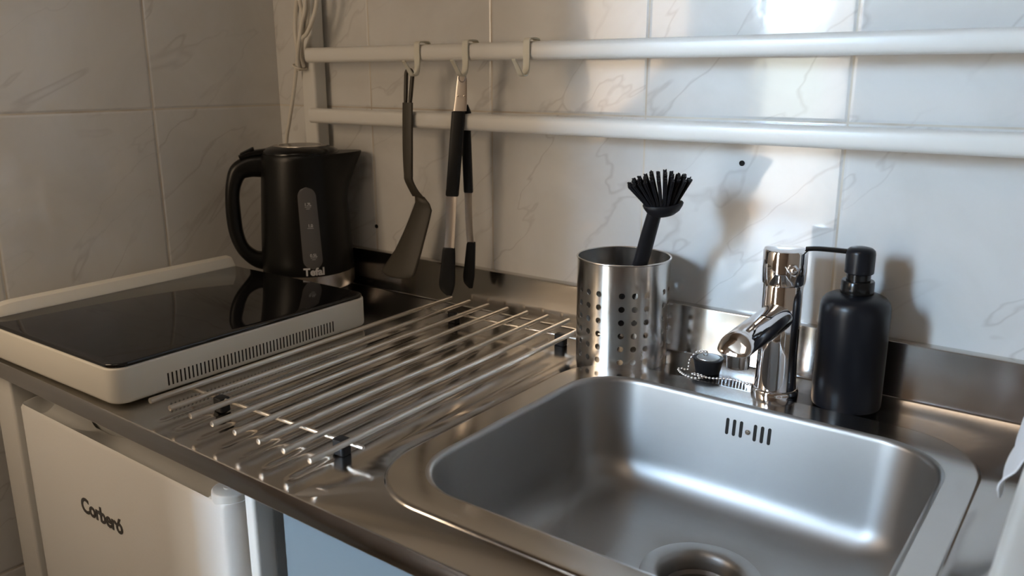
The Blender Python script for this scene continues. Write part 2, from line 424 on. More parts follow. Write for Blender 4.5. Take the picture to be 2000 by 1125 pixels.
# drain
dr = part('drain_ring', lathe([(.0605, -.0006), (.0600, .0010), (.0560, .0018), (.0470, .0010), (.0430, -.0005), (.0405, -.004), (.0395, -.010), (.0390, -.030)], (DC[0], DC[1], DZ), 64, cap=False), 'steel_basin', sink, label='steel drain flange')
bm = bmesh.new(); add_lathe(bm, [(.0385, -.0190), (.0375, -.0165), (.0365, -.0180), (.0350, -.0205), (0, -.0220)], (DC[0], DC[1], DZ), 48, cap=False)
part('strainer_basket', bm, 'steel_dark', dr)
bm = bmesh.new()
for ring, n_ in ((.031, 22), (.025, 18), (.019, 14), (.013, 10), (.007, 5)):
    for k in range(n_):
        a = 2*PI*(k+.5*(n_ % 4 > 1))/n_; add_lathe(bm, [(0, 0), (.0012, 0), (.0012, .0003), (0, .0003)], (DC[0]+ring*math.cos(a), DC[1]+ring*math.sin(a), DZ-.0209-.0012*(1-ring/.035)), 8)
part('strainer_holes', bm, 'dark_hole', dr, smooth=False)
# backsplash: bent steel upstand with a small rolled top
bm = bmesh.new(); prof = [(-.0150, 0.0), (-.0128, .0006), (-.0120, .0024), (-.0120, .0628), (-.0118, .0648), (-.0100, .0660), (-.0040, .0664), (-.001, .0664)]
rows = [[bm.verts.new((x, y, z)) for x in (0, .55, 1.1, XR)] for y, z in prof]
for a, b in zip(rows, rows[1:]):
    for i in range(3): bm.faces.new((a[i], a[i+1], b[i+1], b[i]))
part('upstand', bm, 'steel_top', sink, label='low steel upstand along the tiled wall', normals=False)
part('underlay', box(0.002, XR, YF+.004, -.535, -.0215, -.012), 'dark_hole', sink, smooth=False)

# ================================================================== RAIL RACK ON THE WALL
rack = thing('wall_rail_rack', 'white wall rack of two long horizontal rails and one upright post', 'rack', (.13, -.02, .09))
part('post', slab(.107, .141, -.036, -.008, .080, 1.1, .005, .002), 'white_metal', rack)
for z0, z1 in ((.3775, .4015), (.2800, .3045)):
    c = (z0+z1)/2; h = (z1-z0)/2
    part('rail', sweep([(.147, -.0475, c), (.149, -.0475, c), (1.55, -.0475, c)], (.0105, h), 24, 3.2, up=(0, 0, 1)), 'white_metal', rack)
for z in (.39, .292): part('bracket', box(.128, .156, -.0385, -.0345, z-.008, z+.008), 'white_metal', rack, bevel=(.001, 2))
part('post', slab(1.46, 1.492, -.036, -.008, .080, 1.1, .005, .002), 'white_metal', rack)

# hooks over the upper rail
def hook(x, label, group='plastic hooks on the upper rail'):
    t = thing('rail_hook', label, 'hook', (x, -.05, .36), group)
    P = [(-.0355, .390), (-.0355, .400), (-.0370, .4040), (-.042, .4052), (-.052, .4052), (-.0580, .4040), (-.0600, .399), (-.0600, .385), (-.0602, .368), (-.0625, .3600), (-.0675, .3570), (-.0730, .3585), (-.0785, .3655), (-.0840, .3725), (-.0890, .3780)]
    P = spline(P, 4); bm = bmesh.new(); W = .0052; th = .0010; prev = None; n = len(P)
    for i in range(n):
        a = P[max(i-1, 0)]; b = P[min(i+1, n-1)]; ty, tz = b[0]-a[0], b[1]-a[1]; l = math.hypot(ty, tz); ny, nz = -tz/l*th, ty/l*th
        w = W*(1-.45*max(0, (i/n-.62)/.38)); y, z = P[i]
        ring = [bm.verts.new((x+sx*w, y+s*ny, z+s*nz)) for sx, s in ((-1, -1), (1, -1), (1, 1), (-1, 1))]
        if prev:
            for k in range(4): bm.faces.new((prev[k], prev[(k+1) % 4], ring[(k+1) % 4], ring[k]))
        else: bm.faces.new(ring)
        prev = ring
    bm.faces.new(prev)
    part('hook_strap', bm, 'hook_plastic', t, bevel=(.0005, 2)); return t
hook(.401, 'off-white plastic hook on the upper rail holding the spatula')
hook(.493, 'off-white plastic hook on the upper rail holding the tongs')
hook(.599, 'empty off-white plastic hook on the upper rail')

# ================================================================== SPATULA
sp = thing('spatula', 'dark grey nylon spatula hanging from a hook on the upper rail', 'spatula', (.385, -.073, .365))
# local frame: w across the blade, e out of its plane
rv = Vector((.712, .702, 0)); vv = Vector((-.702, .712, 0))
ang = math.radians(43); wv = rv*math.cos(ang)-vv*math.sin(ang); ev = rv*math.sin(ang)+vv*math.cos(ang)
org = Vector((.4010-rv.x*0, -.0735, 0))
def sp_pt(u_img, z): return u_img
A0 = Vector((.37, -.075, 0))
# centreline: (image-plane offset u, z, half width, half thickness)
cl = [(.0170, .318, .0072, .0028), (.0158, .285, .0072, .0030), (.0147, .242, .0070, .0032), (.0145, .212, .0062, .0032), (.0150, .2015, .0060, .0030), (.0215, .187, .0066, .0026), (.0282, .1765, .0085, .0020)]
def P3(u, z, depth=0.): return A0+rv*u+vv*depth+Vector((0, 0, z))
bm = bmesh.new()
path = spline([(c[0], c[1], c[2]/math.cos(ang)*1.0, c[3]) for c in cl], 5)
prev = None
def ring_at(u, z, hw, ht, n=12, e=3):
    c = P3(u, z); R_ = []
    for k in range(n):
        a = 2*PI*k/n; ca, sa = math.cos(a), math.sin(a)
        R_.append(bm.verts.new(c+wv*hw*math.copysign(abs(ca)**(2/e), ca)+ev*ht*math.copysign(abs(sa)**(2/e), sa)))
    return R_
for i, (u, z, hw, ht) in enumerate(path):
    R_ = ring_at(u, z, hw, ht)
    if prev:
        for k in range(12): bm.faces.new((prev[k], prev[(k+1) % 12], R_[(k+1) % 12], R_[k]))
    else: bm.faces.new(R_)
    prev = R_
bm.faces.new(prev)
# slotted eye at the top: a closed loop
eye = []
for k in range(25):
    a = PI*k/24; eye.append(P3(.0205, .3560)+wv*.0062*math.cos(a)+Vector((0, 0, .0100*math.sin(a))))
left = [P3(.0205-.0035*t, .3560-.040*t)-wv*(.0062-.0018*t) for t in (.25, .5, .75, 1)]; right = [P3(.0205-.0035*t, .3560-.040*t)+wv*(.0062-.0018*t) for t in (1, .75, .5, .25)]
add_sweep(bm, eye+left+right, (.0029, .0026), 8, 3, closed=True)
part('handle', bm, 'nylon', sp)
# blade
bm = bmesh.new(); rows = []
bl = [(.0285, .1765, .0078), (.0325, .1660, .0125), (.0322, .1560, .0165), (.0270, .1400, .0180), (.0190, .1180, .0200), (.0080, .0900, .0235), (-.0040, .0660, .0285), (-.0085, .0560, .0300), (-.0100, .0515, .0285), (-.0108, .0485, .0240)]
for u, z, hw in bl:
    hw = hw/math.cos(ang)*.83
    rows.append([bm.verts.new(P3(u, z)+wv*hw*(k/8)+ev*.0012*(k/8)**2*3+Vector((0, 0, .0022*abs(k/8)**3 if z < .06 else 0))) for k in range(-8, 9)])
for a, b in zip(rows, rows[1:]):
    for k in range(16): bm.faces.new((a[k], a[k+1], b[k+1], b[k]))
part('blade', bm, 'nylon', sp, mods=[solid(.0022, 0)])

# ================================================================== TONGS
tg = thing('kitchen_tongs', 'steel kitchen tongs with black grips and black silicone tips hanging from a hook', 'tongs', (.49, -.073, .36))
T0 = Vector((.47, -.075, 0)); tr = Vector((.752, .659, 0)); tv = Vector((-.659, .752, 0))
def TP(u, z, d=0.): return T0+tr*u+tv*d+Vector((0, 0, z))
wa = math.radians(18); tw = tr*math.cos(wa)-tv*math.sin(wa); te = tr*math.sin(wa)+tv*math.cos(wa)
def strap_bm(pts, e=4, n=16, chan=0.):
    """pts: (u, z, depth, half width, half thickness)"""
    bm = bmesh.new(); prev = None
    for u, z, d, hw, ht in pts:
        c = TP(u, z, d); R_ = []
        for k in range(n):
            a = 2*PI*k/n; ca, sa = math.cos(a), math.sin(a); cw = math.copysign(abs(ca)**(2/e), ca)
            R_.append(bm.verts.new(c+tw*hw*cw+te*(ht*math.copysign(abs(sa)**(2/e), sa)+chan*cw*cw)))
        if prev:
            for k in range(n): bm.faces.new((prev[k], prev[(k+1) % n], R_[(k+1) % n], R_[k]))
        else: bm.faces.new(R_)
        prev = R_
    bm.faces.new(prev); return bm
# hinge plate and ring
hp = part('hinge_plate', strap_bm([(.0222, .3600, 0, .0055, .0008), (.0222, .3500, 0, .0075, .0008), (.0210, .3330, 0, .0085, .0008), (.0200, .3200, 0, .0092, .0008), (.0185, .3080, 0, .0098, .0008)]), 'steel_tongs', tg)
bm = bmesh.new()
for s in (-1, 1): add_lathe(bm, rprof(.0014, 0, .0008, .0004, 2), TP(.0205+s*.0046, .3290, -.0016), 12, -te)
part('rivets', bm, 'brass', hp)
bm = bmesh.new(); add_sweep(bm, [TP(.0222, .3545, -.0008)+tw*.0048*math.cos(2*PI*k/24)+Vector((0, 0, .0062*math.sin(2*PI*k/24))) for k in range(24)], .0009, 8, closed=True)
part('hanging_ring', bm, 'chrome', tg)
# near arm
def lerp(a, b, t): return tuple(x+(y-x)*t for x, y in zip(a, b))
def arm(top, gb, sb, mid, tip, hw, d0):
    pts_grip = [(top[0], top[1]+.001, d0, hw*.8, .0030), (top[0], top[1], d0, hw, .0040), lerp((top[0], top[1], d0, hw, .0048), (gb[0], gb[1], d0, hw*.98, .0048), .5), (gb[0], gb[1]+.002, d0, hw*.98, .0044), (gb[0], gb[1], d0, hw*.9, .0036)]
    part('grip', strap_bm(pts_grip), 'silicone', tg, label='black moulded grip')
    pts = [(gb[0], gb[1]+.02, d0, hw*.86, .0012), (mid[0], mid[1], d0, hw*.78, .0012), (sb[0], sb[1]-.012, d0, hw*.78, .0012)]
    part('steel_arm', strap_bm([tuple(p) for p in spline(pts, 6)], chan=-.0022), 'steel_tongs', tg, label='bare steel arm')
    t0, t1 = sb, tip
    tp = [(t0[0], t0[1]+.001, d0, hw*.80, .0030), (t0[0]-.0002, t0[1]-.003, d0, hw*.98, .0036), (t0[0]+(t1[0]-t0[0])*.45, t0[1]+(t1[1]-t0[1])*.45, d0, hw*1.16, .0038),
          (t0[0]+(t1[0]-t0[0])*.75, t0[1]+(t1[1]-t0[1])*.72, d0, hw*1.28, .0036), (t0[0]+(t1[0]-t0[0])*.95+.001, t0[1]+(t1[1]-t0[1])*.88, d0, hw*1.05, .0032), (t1[0]+.004, t1[1], d0, hw*.40, .0022)]
    part('silicone_tip', strap_bm([tuple(p) for p in spline(tp, 5)]), 'silicone', tg, label='black silicone tip')
arm((.0165, .3070), (.0052, .1860), (-.0012, .1085), (.0030, .150), (-.0062, .0360), .0098, 0.0)
arm((.0265, .3065), (.0295, .1885), (.0325, .1130), (.0300, .150), (.0270, .0420), .0070, .018)
part('spring_joint', strap_bm([(.0245, .3170, .009, .006, .002), (.0262, .3060, .010, .0085, .005), (.0268, .290, .012, .0080, .006)]), 'silicone', tg)

# ================================================================== CABLES
def cable(pts, r, lab):
    t = bpy.data.objects
    bm = sweep(spline(pts, 8), r, 10); o = part('power_cable', bm, 'cable'); o['label'] = lab; o['category'] = 'cable'; o['group'] = 'white cables tied to the rack post'; return o
cable([(.060, -.030, .060), (.063, -.045, .17), (.070, -.046, .244), (.082, -.047, .278), (.101, -.048, .330), (.114, -.049, .372), (.128, -.051, .404), (.150, -.053, .436), (.158, -.053, .475), (.160, -.05, .60), (.160, -.05, .80), (.160, -.05, 1.30)], .0032, 'thin white cable running down behind the kettle from the rack post')
cable([(.1190, -.044, .366), (.122, -.045, .380), (.131, -.050, .400), (.143, -.058, .425), (.1445, -.054, .452), (.132, -.050, .485), (.120, -.05, .60), (.120, -.05, .80), (.120, -.05, 1.30)], .0034, 'white cable crossing to the left above the tie on the rack post')
cable([(.126, -.044, .372), (.134, -.056, .392), (.146, -.060, .415), (.160, -.060, .425), (.176, -.056, .455), (.182, -.054, .49), (.182, -.05, .60), (.182, -.05, .80), (.182, -.05, 1.30)], .0034, 'white cable leaning right above the tie on the rack post')
cable([(.121, -.050, .366), (.129, -.058, .385), (.143, -.064, .412), (.150, -.062, .440), (.160, -.060, .475), (.168, -.058, .60), (.168, -.058, .80), (.168, -.058, 1.30)], .0034, 'white cable in front of the others at the rack post')
cable([(.114, -.041, .370), (.108, -.040, .400), (.105, -.040, .428), (.109, -.040, .458), (.118, -.040, .50), (.120, -.04, .60), (.120, -.04, .80), (.120, -.04, 1.30)], .0036, 'white cable bulging furthest left above the tie on the rack post')
bm = sweep([(.1200+.0105*math.cos(2*PI*k/24), -.0475+.0115*math.sin(2*PI*k/24), .3715-.004*math.cos(2*PI*k/24)) for k in range(24)], .0014, 8, closed=True)
o = part('cable_tie', bm, 'cable'); o['label'] = 'small white tie holding the cables together at the post'; o['category'] = 'cable tie'

# ================================================================== KETTLE
KC = Vector((.1665, -.0925, 0)); kr = Vector((.627, .779, 0)); kv = Vector((-.779, .627, 0))   # spout direction kr; kv points away from the viewer
def KP(u, z, d=0.): return KC+kr*u+kv*d+Vector((0, 0, z))
ke = thing('electric_kettle', 'black electric kettle with water window and steel band in the corner behind the hob', 'kettle', KC)
part('power_base', lathe(rprof(.072, .0, .014, .004), KC, 64), 'black_gloss', ke)
R0, R1 = .0758, .0645
def rad_at(z): return R0 + (R1-R0)*max(0, (z-.05)/.185)**1.25 if z > .05 else R0
part('steel_band', lathe([(0, .014), (.070, .014), (.0748, .016), (.0758, .019), (.0758, .0405), (.0745, .0415), (0, .0415)], KC, 96), 'steel_kettle', ke, label='brushed steel band round the foot')
# body with the spout drawn out of the upper rim
bm = bmesh.new(); zs = [.0415, .0425, .045]+[.045+(.232-.045)*i/26 for i in range(1, 27)]+[.2345]; n = 96; rings = []
for z in zs:
    r = rad_at(z) if z > .0425 else R0-.001
    if z > .233: r -= .0015
    s = max(0, min(1, (z-.160)/.075)); s = s**1.3; ring = []
    for k in range(n):
        a = 2*PI*k/n; c, sn = math.cos(a), math.sin(a)
        w = math.exp(-(a if a < PI else a-2*PI)**2/(2*.30**2)); rr = r+.034*s*w
        ring.append(bm.verts.new(KP(rr*c, z+.002*w*s*s, rr*sn)))
    rings.append(ring)
for a, b in zip(rings, rings[1:]):
    for k in range(n): bm.faces.new((a[k], a[(k+1) % n], b[(k+1) % n], b[k]))
bm.faces.new(rings[0]); bm.faces.new(rings[-1])
body = part('body', bm, 'black_plastic', ke)
# lid: low dome, with a concentric ring and a finger recess
lid = part('lid', lathe([(0, .233), (.0615, .233), (.0618, .2360), (.0600, .2395), (.0540, .2430), (.0440, .2462), (.0380, .2472), (.0370, .2468), (.0330, .2466), (.0320, .2475), (.0200, .2480), (0, .2482)], KP(-.002, 0), 72), 'black_gloss', ke)
part('lid_ring', lathe([(.0435, .2458), (.0430, .2472), (.0345, .2480), (.0335, .2474)], KP(-.002, 0), 64, cap=False), 'steel_kettle', lid, label='greyish ring on top of the lid')
# handle as one smooth closed grip
hp_ = [(-.040, .2150, .012, .0190), (-.064, .2150, .0125, .0190), (-.084, .2140, .0125, .0175), (-.1010, .2065, .0125, .0150), (-.1095, .1900, .0130, .0125), (-.1140, .1680, .0130, .0115), (-.1148, .1350, .0130, .0120), (-.1125, .1050, .0130, .0115), (-.1050, .0810, .0130, .0110), (-.0910, .0650, .0125, .0125), (-.0770, .0580, .0125, .0150), (-.0600, .0560, .0120, .0165)]
S = spline(hp_, 5); bm = bmesh.new()
add_sweep(bm, [KP(s[0]-.0085*0, s[1]) for s in S], [(s[2], s[3]) for s in S], 20, 2.6, up=kr.cross(Vector((0, 0, 1))).cross(Vector((0, 0, 1))) if False else None)
ha = part('handle', bm, 'black_plastic', ke)
# bridge between handle and lid, with the open button
bm = bmesh.new(); S2 = spline([(-.098, .2285, .0105, .0045), (-.082, .2345, .0115, .0050), (-.062, .2370, .012, .0052), (-.046, .2390, .013, .0050)], 6)
add_sweep(bm, [KP(s[0], s[1]) for s in S2], [(s[2], s[3]) for s in S2], 16, 3)
part('handle_cap', bm, 'black_gloss', ke)
part('lid_button', transform(slab(-.012, .012, -.008, .008, -.002, .003, .004, .0015), Matrix.Translation(KP(-.0855, .2380)) @ Matrix.Rotation(math.atan2(kr.y, kr.x), 4, 'Z') @ Matrix.Rotation(-.45, 4, 'Y')), 'black_gloss', ke)
# items wrapped round the body: angle measured from the viewer-facing direction
AF = math.atan2(-kv.y, -kv.x)
def wrap(u, z, off):
    r = rad_at(z)+off; a = AF+u/R0; return KC+Vector((r*math.cos(a), r*math.sin(a), z))
UC = .0072
bm = bmesh.new(); W = .0158; z0, z1 = .0535, .1860; rows = []
N = 40
for i in range(N+1):
    z = z0+(z1-z0)*i/N; e = 1.0
    if z < z0+W: e = math.sqrt(max(0, 1-((z0+W-z)/W)**2))
    if z > z1-W: e = math.sqrt(max(0, 1-((z-z1+W)/W)**2))
    e = max(e, .03); sh = -.004*((z-z0)/(z1-z0))
    rows.append([bm.verts.new(wrap(UC+sh+W*e*(k/8), z, .0006*(1-(k/8)**4)+.0002)) for k in range(-8, 9)])
for a, b in zip(rows, rows[1:]):
    for k in range(16): bm.faces.new((a[k], a[k+1], b[k+1], b[k]))
win = part('water_window', bm, 'smoke', ke, label='grey translucent water level window')
bm = bmesh.new()
def addtext(bm, s, size, u, z, off=.0012, bold=0., **kw):
    t = text_bm(s, size, bold, .0002, fn=lambda X, Y, Z: wrap(u+X, z+Y, off+Z), **kw)
    me = bpy.data.meshes.new('tmp'); t.to_mesh(me); bm.from_mesh(me); t.free(); bpy.data.meshes.remove(me)
def addbar(bm, u, z, w, h, off=.0012):
    R_ = [[bm.verts.new(wrap(u-w/2+w*i/4, zz, off)) for i in range(5)] for zz in (z, z+h)]
    for i in range(4): bm.faces.new((R_[0][i], R_[0][i+1], R_[1][i+1], R_[1][i]))
for s, z, u in (('1.7L', .1585, -.003), ('1.0', .1245, -.001), ('0.5L', .0765, .001)):
    bm = bmesh.new(); addtext(bm, s, .0068, UC+u, z, bold=.00012); addbar(bm, UC+u, z-.0042, .010, .0006)
    if s != '1.0': addbar(bm, UC+u, z-.0070, .006, .0006)
    part('level_mark', bm, 'print_grey', win, smooth=False, normals=False)
bm = bmesh.new(); addtext(bm, 'Tefal', .0170, UC+.0005, .0490, off=.0006, bold=.0006)
part('lettering', bm, 'print_grey', ke, smooth=False, label='light grey printed letters', normals=False)

# ================================================================== INDUCTION HOB
hob = thing('portable_hob', 'white portable induction hob with a black glass top on the worktop', 'hob', (.25, -.38, 0))
HX0, HX1, HY0, HY1 = .078, .4125, -.5675, -.1800
SK = Matrix.Translation((.4125, -.5675, 0)) @ Matrix.Rotation(.022, 4, 'Z') @ Matrix.Translation((-.4125, .5675, 0))
hb = part('casing', transform(slab(HX0, HX1, HY0, HY1, .0045, .0470, .020, .0025, .005, 10), SK), 'white_plastic', hob)
part('glass_top', transform(slab(HX0+.003, HX1-.0015, HY0+.0015, HY1-.002, .0471, .0520, .019, .0022, .001, 10), SK), 'black_glass', hob)
bm = bmesh.new()
for i in range(48):
    y = -.5035+(.2525)*i/47; add_box(bm, HX1-.0012, HX1+.00025, y-.0009, y+.0009, .0110, .0260)
part('vent_slots', transform(bm, SK), 'dark_hole', hob, smooth=False, label='row of narrow dark vent slots')
# raised white grip bar along the wall side, its front end rounded down
bm = bmesh.new(); prev = None; yy = [HY0+.002+.0+i*.004 for i in range(12)]+[HY0+.05+.02*i for i in range(1, 16)]+[HY1-.004]
for y in yy:
    t = min(1, (y-(HY0+.002))/.045); h = .0520+.0155*math.sqrt(max(0, 1-(1-t)**2)); x0 = HX0+.022*(1-math.sqrt(max(0, 1-(1-t)**2)))
    pr = [(x0, .044), (x0, h-.004), (x0+.003, h-.001), (x0+.008, h), (HX0+.022, h-.0015), (HX0+.030, .0545 if t > .2 else .0525), (HX0+.031, .0515), (HX0+.031, .044)]
    pr = [(max(x, x0), min(z, h) if z > .05 else z) for x, z in pr]
    ring = [bm.verts.new((x, y, z)) for x, z in pr]
    if prev:
        for k in range(8): bm.faces.new((prev[k], prev[(k+1) % 8], ring[(k+1) % 8], ring[k]))
    else: bm.faces.new(ring)
    prev = ring
bm.faces.new(prev)
part('grip_bar', transform(bm, SK), 'white_plastic', hob, label='raised white bar along the wall side')
for x in (HX0+.04, HX1-.035):
    for y in (HY0+.045, HY1-.035): part('foot', transform(lathe(rprof(.011, 0, .0060, .001, 2), (x, y, 0), 24), SK), 'black_rubber', hob)

# ================================================================== TRIVET RACK OF EIGHT RODS
tr_ = thing('rod_trivet', 'long steel trivet of eight parallel rods on black feet beside the hob', 'trivet', (.6, -.32, 0))
ta = .034; tc, ts = math.cos(ta), math.sin(ta); TZ = .0185; PT = .03586
def TT(u, v, z): return Vector((.4555+tc*u-ts*v, -.5525+ts*u+tc*v, z))
for i in range(8):
    u = PT*i; bm = bmesh.new(); a, b = TT(u, 0, TZ), TT(u, .516, TZ)
    add_lathe(bm, rprof(.0031, 0, (b-a).length, .0008, 2), a, 16, b-a); part('rod', bm, 'steel_rod', tr_)
for v in (.055, .462):
    a, b = TT(-.006, v, TZ-.0048), TT(PT*7+.014, v, TZ-.0048); bm = bmesh.new(); add_lathe(bm, rprof(.0021, 0, (b-a).length, .0006, 2), a, 12, b-a); part('crossbar', bm, 'steel_rod', tr_)
    for u in (.048, PT*7-.016):
        bm = bmesh.new(); cz = TT(u, v, 0); Rm = Matrix.Translation(cz) @ Matrix.Rotation(ta, 4, 'Z')
        part('foot', transform(slab(-.0075, .0075, -.0065, .0065, 0, TZ-.0024, .003, .0012), Rm), 'black_rubber', tr_, label='black rubber foot')

# ================================================================== UTENSIL HOLDER
HC = Vector((.7640, -.0750, 0)); HR = .0590; HH = .1345
ho = thing('utensil_holder', 'round perforated stainless steel utensil holder by the back edge of the sink', 'utensil holder', HC)
va = math.atan2(-.873, .488)              # azimuth that faces the viewer
def HP(az_deg, z, r=HR): a = va+math.radians(az_deg); return HC+Vector((r*math.cos(a), r*math.sin(a), z))
colw = 15.6; zc = [.0120+.0170*i for i in range(6)]; ph = .0170; V = []; F = []; NRM = []
def sidepts(a0, a1, b0, b1, n=4):
    return [(a0+(a1-a0)*i/n, b0) for i in range(n)]+[(a1, b0+(b1-b0)*i/n) for i in range(n)]+[(a1-(a1-a0)*i/n, b1) for i in range(n)]+[(a0, b1-(b1-b0)*i/n) for i in range(n)]
def radial(az): a = va+math.radians(az); return Vector((math.cos(a), math.sin(a), 0))
def quad(pts, nrm):
    b = len(V); V.extend(p-HC for p in pts); fn = (pts[1]-pts[0]).cross(pts[2]-pts[0])
    if fn.dot(nrm[0]) < 0: F.append([b+i for i in reversed(range(len(pts)))]); NRM.extend(reversed(nrm))
    else: F.append([b+i for i in range(len(pts))]); NRM.extend(nrm)
cols = []
for g in range(6):
    s0 = -1.2+60*g-colw/2
    cols += [(s0+colw*i, s0+colw*(i+1), True) for i in range(3)]+[(s0+3*colw, s0+60, False)]
rows_ = [(.0, .0035, False)]+[(z-ph/2, z+ph/2, True) for z in zc]+[(zc[-1]+ph/2, HH, False)]
for r, sg in ((HR, 1), (HR-.0008, -1)):
    for a0, a1, hc in cols:
        for z0, z1, hr in rows_:
            if hc and hr:
                O = sidepts(a0, a1, z0, z1); ca, cz = (a0+a1)/2, (z0+z1)/2; ro = .0038; I_ = []
                for a, z in O:
                    an = math.atan2(z-cz, math.radians(a-ca)*HR); I_.append((ca+math.degrees(ro*math.cos(an)/HR), cz+ro*math.sin(an), an))
                for k in range(16):
                    q = (k+1) % 16
                    quad([HP(*O[k], r), HP(*O[q], r), HP(I_[q][0], I_[q][1], r), HP(I_[k][0], I_[k][1], r)], [radial(x)*sg for x in (O[k][0], O[q][0], I_[q][0], I_[k][0])])
                    if sg > 0:
                        tn = Vector((-radial(ca).y, radial(ca).x, 0)); nk = [-(tn*math.cos(I_[x][2])+Vector((0, 0, math.sin(I_[x][2])))) for x in (k, q)]
                        quad([HP(I_[k][0], I_[k][1], HR), HP(I_[q][0], I_[q][1], HR), HP(I_[q][0], I_[q][1], HR-.0008), HP(I_[k][0], I_[k][1], HR-.0008)], [nk[0], nk[1], nk[1], nk[0]])
            else:
                for i in range(4):
                    b0, b1 = a0+(a1-a0)*i/4, a0+(a1-a0)*(i+1)/4
                    quad([HP(b0, z0, r), HP(b1, z0, r), HP(b1, z1, r), HP(b0, z1, r)], [radial(x)*sg for x in (b0, b1, b1, b0)])
me = bpy.data.meshes.new('perforated_wall'); me.from_pydata(V, [], F); me.materials.append(M['steel_holder'])
for p in me.polygons: p.use_smooth = True
me.update(); me.normals_split_custom_set(NRM)
o = bpy.data.objects.new('perforated_wall', me); COL.objects.link(o); o.parent = ho
part('rim', sweep([HP(k*5, HH) for k in range(72)], .0013, 10, closed=True), 'steel_holder', ho)
part('base', lathe([(0, .0012), (HR-.0012, .0012), (HR-.0012, .0028), (0, .0028)], HC, 64), 'steel_holder', ho)
part('foot_ring', sweep([HP(k*5, .0011, HR-.0022) for k in range(72)], .0011, 8, closed=True), 'black_rubber', ho)

# ================================================================== WASHING-UP BRUSH
br = thing('washing_up_brush', 'black dish brush standing bristles up in the steel utensil holder', 'brush', (.80, -.11, .12))
B0 = Vector((.830, -.135, 0)); b_r = Vector((.889, .458, 0)); b_v = Vector((-.458, .889, 0))
def BP(u, z, d=0.): return B0+b_r*u+b_v*d+Vector((0, 0, z))
# handle: from the holder's floor up to the head
foot = Vector((.736, -.052, .007)); top = BP(.0045, .2050)
mid = Vector((.8025, -.1040, .1350))
path = spline([tuple(foot), tuple(foot.lerp(mid, .5)), tuple(mid), tuple(mid.lerp(top, .55)), tuple(top)], 8); n_ = len(path)
bm = bmesh.new(); add_sweep(bm, path, [(.0074+.0016*math.sin(PI*i/(n_-1))+.001*(i/(n_-1)), .0062) for i in range(n_)], 16, 2.4)
part('handle', bm, 'brush_plastic', br)
# head: shallow bowl tilted to the viewer's right
hc = BP(.0120, .2125); ax = (Vector((0, 0, 1))*.97+b_r*(-.10)+b_v*(-.16)).normalized()
hax = b_r*1.0+Vector((0, 0, 1))*.12; hax = (hax-ax*hax.dot(ax)).normalized(); hay = ax.cross(hax)
bm = bmesh.new(); rings = []
for sc_, h in ((.25, -.0125), (.55, -.0108), (.80, -.0065), (.95, -.001), (1.0, .0022), (.97, .0036), (.80, .0040), (.3, .0040)):
    ring = []
    for k in range(40):
        a = 2*PI*k/40; ca, sa = math.cos(a), math.sin(a); rx = .0215+(.0035 if ca > 0 else 0)*ca**6; ry = .0165
        ring.append(bm.verts.new(hc+hax*rx*sc_*ca+hay*ry*sc_*sa+ax*h))
    rings.append(ring)
for a, b in zip(rings, rings[1:]):
    for k in range(40): bm.faces.new((a[k], a[(k+1) % 40], b[(k+1) % 40], b[k]))
bm.faces.new(rings[0]); bm.faces.new(rings[-1]); part('head', bm, 'brush_plastic', br)
bm = bmesh.new(); rnd = random.Random(3)
for i in range(-5, 6):
    for j in range(-3, 4):
        if (i/5.4)**2+(j/3.4)**2 > 1: continue
        base = hc+hax*i*.0033+hay*j*.0040+ax*.003
        lean = hax*(i*.135-.04)+hay*j*.09; d = (ax+lean).normalized(); ln = .0345+rnd.uniform(-.0015, .0015)-.0006*abs(i)
        for q in range(7):
            a = 2*PI*q/7; o_ = (hax*math.cos(a)+hay*math.sin(a))*(.0012 if q else 0); tipo = o_*1.6
            add_sweep(bm, [base+o_, base+d*ln*.5+o_*1.3, base+d*(ln+rnd.uniform(-.0008, .0008))+tipo], .00075, 5)
part('bristles', bm, 'brush_plastic', br)

# ================================================================== MIXER TAP
TC = Vector((.9722, -.0850, 0)); tp = thing('mixer_tap', 'chrome single-lever mixer tap behind the sink basin', 'tap', TC)
part('base_flange', lathe([(0, 0), (.0262, 0), (.0264, .0025), (.0262, .0080), (.0250, .0100), (.0238, .0106), (0, .0106)], TC, 64), 'chrome', tp)
bt = part('body', lathe([(0, .0100), (.0235, .0100), (.0230, .0200), (.0218, .0500), (.0215, .1310), (.0208, .1325), (0, .1325)], TC, 80), 'chrome', tp)
bm = bmesh.new(); rings = []     # round at the body, flattening underneath towards a visor-shaped mouth
for t, sc_ in [(q/14, 1) for q in range(15)]+[(1.012, .985), (1.030, .93), (1.045, .80), (1.055, .55)]:
    yy = TC.y-.008-.124*min(t, 1)-(t-1 if t > 1 else 0)*.10; cz = .0965-.0060*t; fl = 1-.62*max(0, min(1, (t-.35)/.5)); ring = []
    for k in range(48):
        a = 2*PI*k/48; c, sn = math.cos(a), math.sin(a); rz = .0165 if sn > 0 else .0165*fl
        e = 2.0 if sn > 0 else 2+1.6*(1-fl)
        x = .0180*math.copysign(abs(c)**(2/e), c)*sc_; z = rz*math.copysign(abs(sn)**(2/e), sn)*sc_
        ring.append(bm.verts.new((TC.x+x, yy+(z/.0165)*.010*max(0, min(1, (t-.8)/.2)) , cz+z)))
    rings.append(ring)
for a, b in zip(rings, rings[1:]):
    for k in range(48): bm.faces.new((a[k], a[(k+1) % 48], b[(k+1) % 48], b[k]))
bm.faces.new(rings[0]); bm.faces.new(rings[-1]); part('spout', bm, 'chrome', tp)
part('aerator', lathe([(0, .0), (.0092, .0), (.0115, .0006), (.0120, .0030), (.0120, .0175), (0, .0175)], (TC.x, TC.y-.121, .0680), 40), 'chrome', tp)
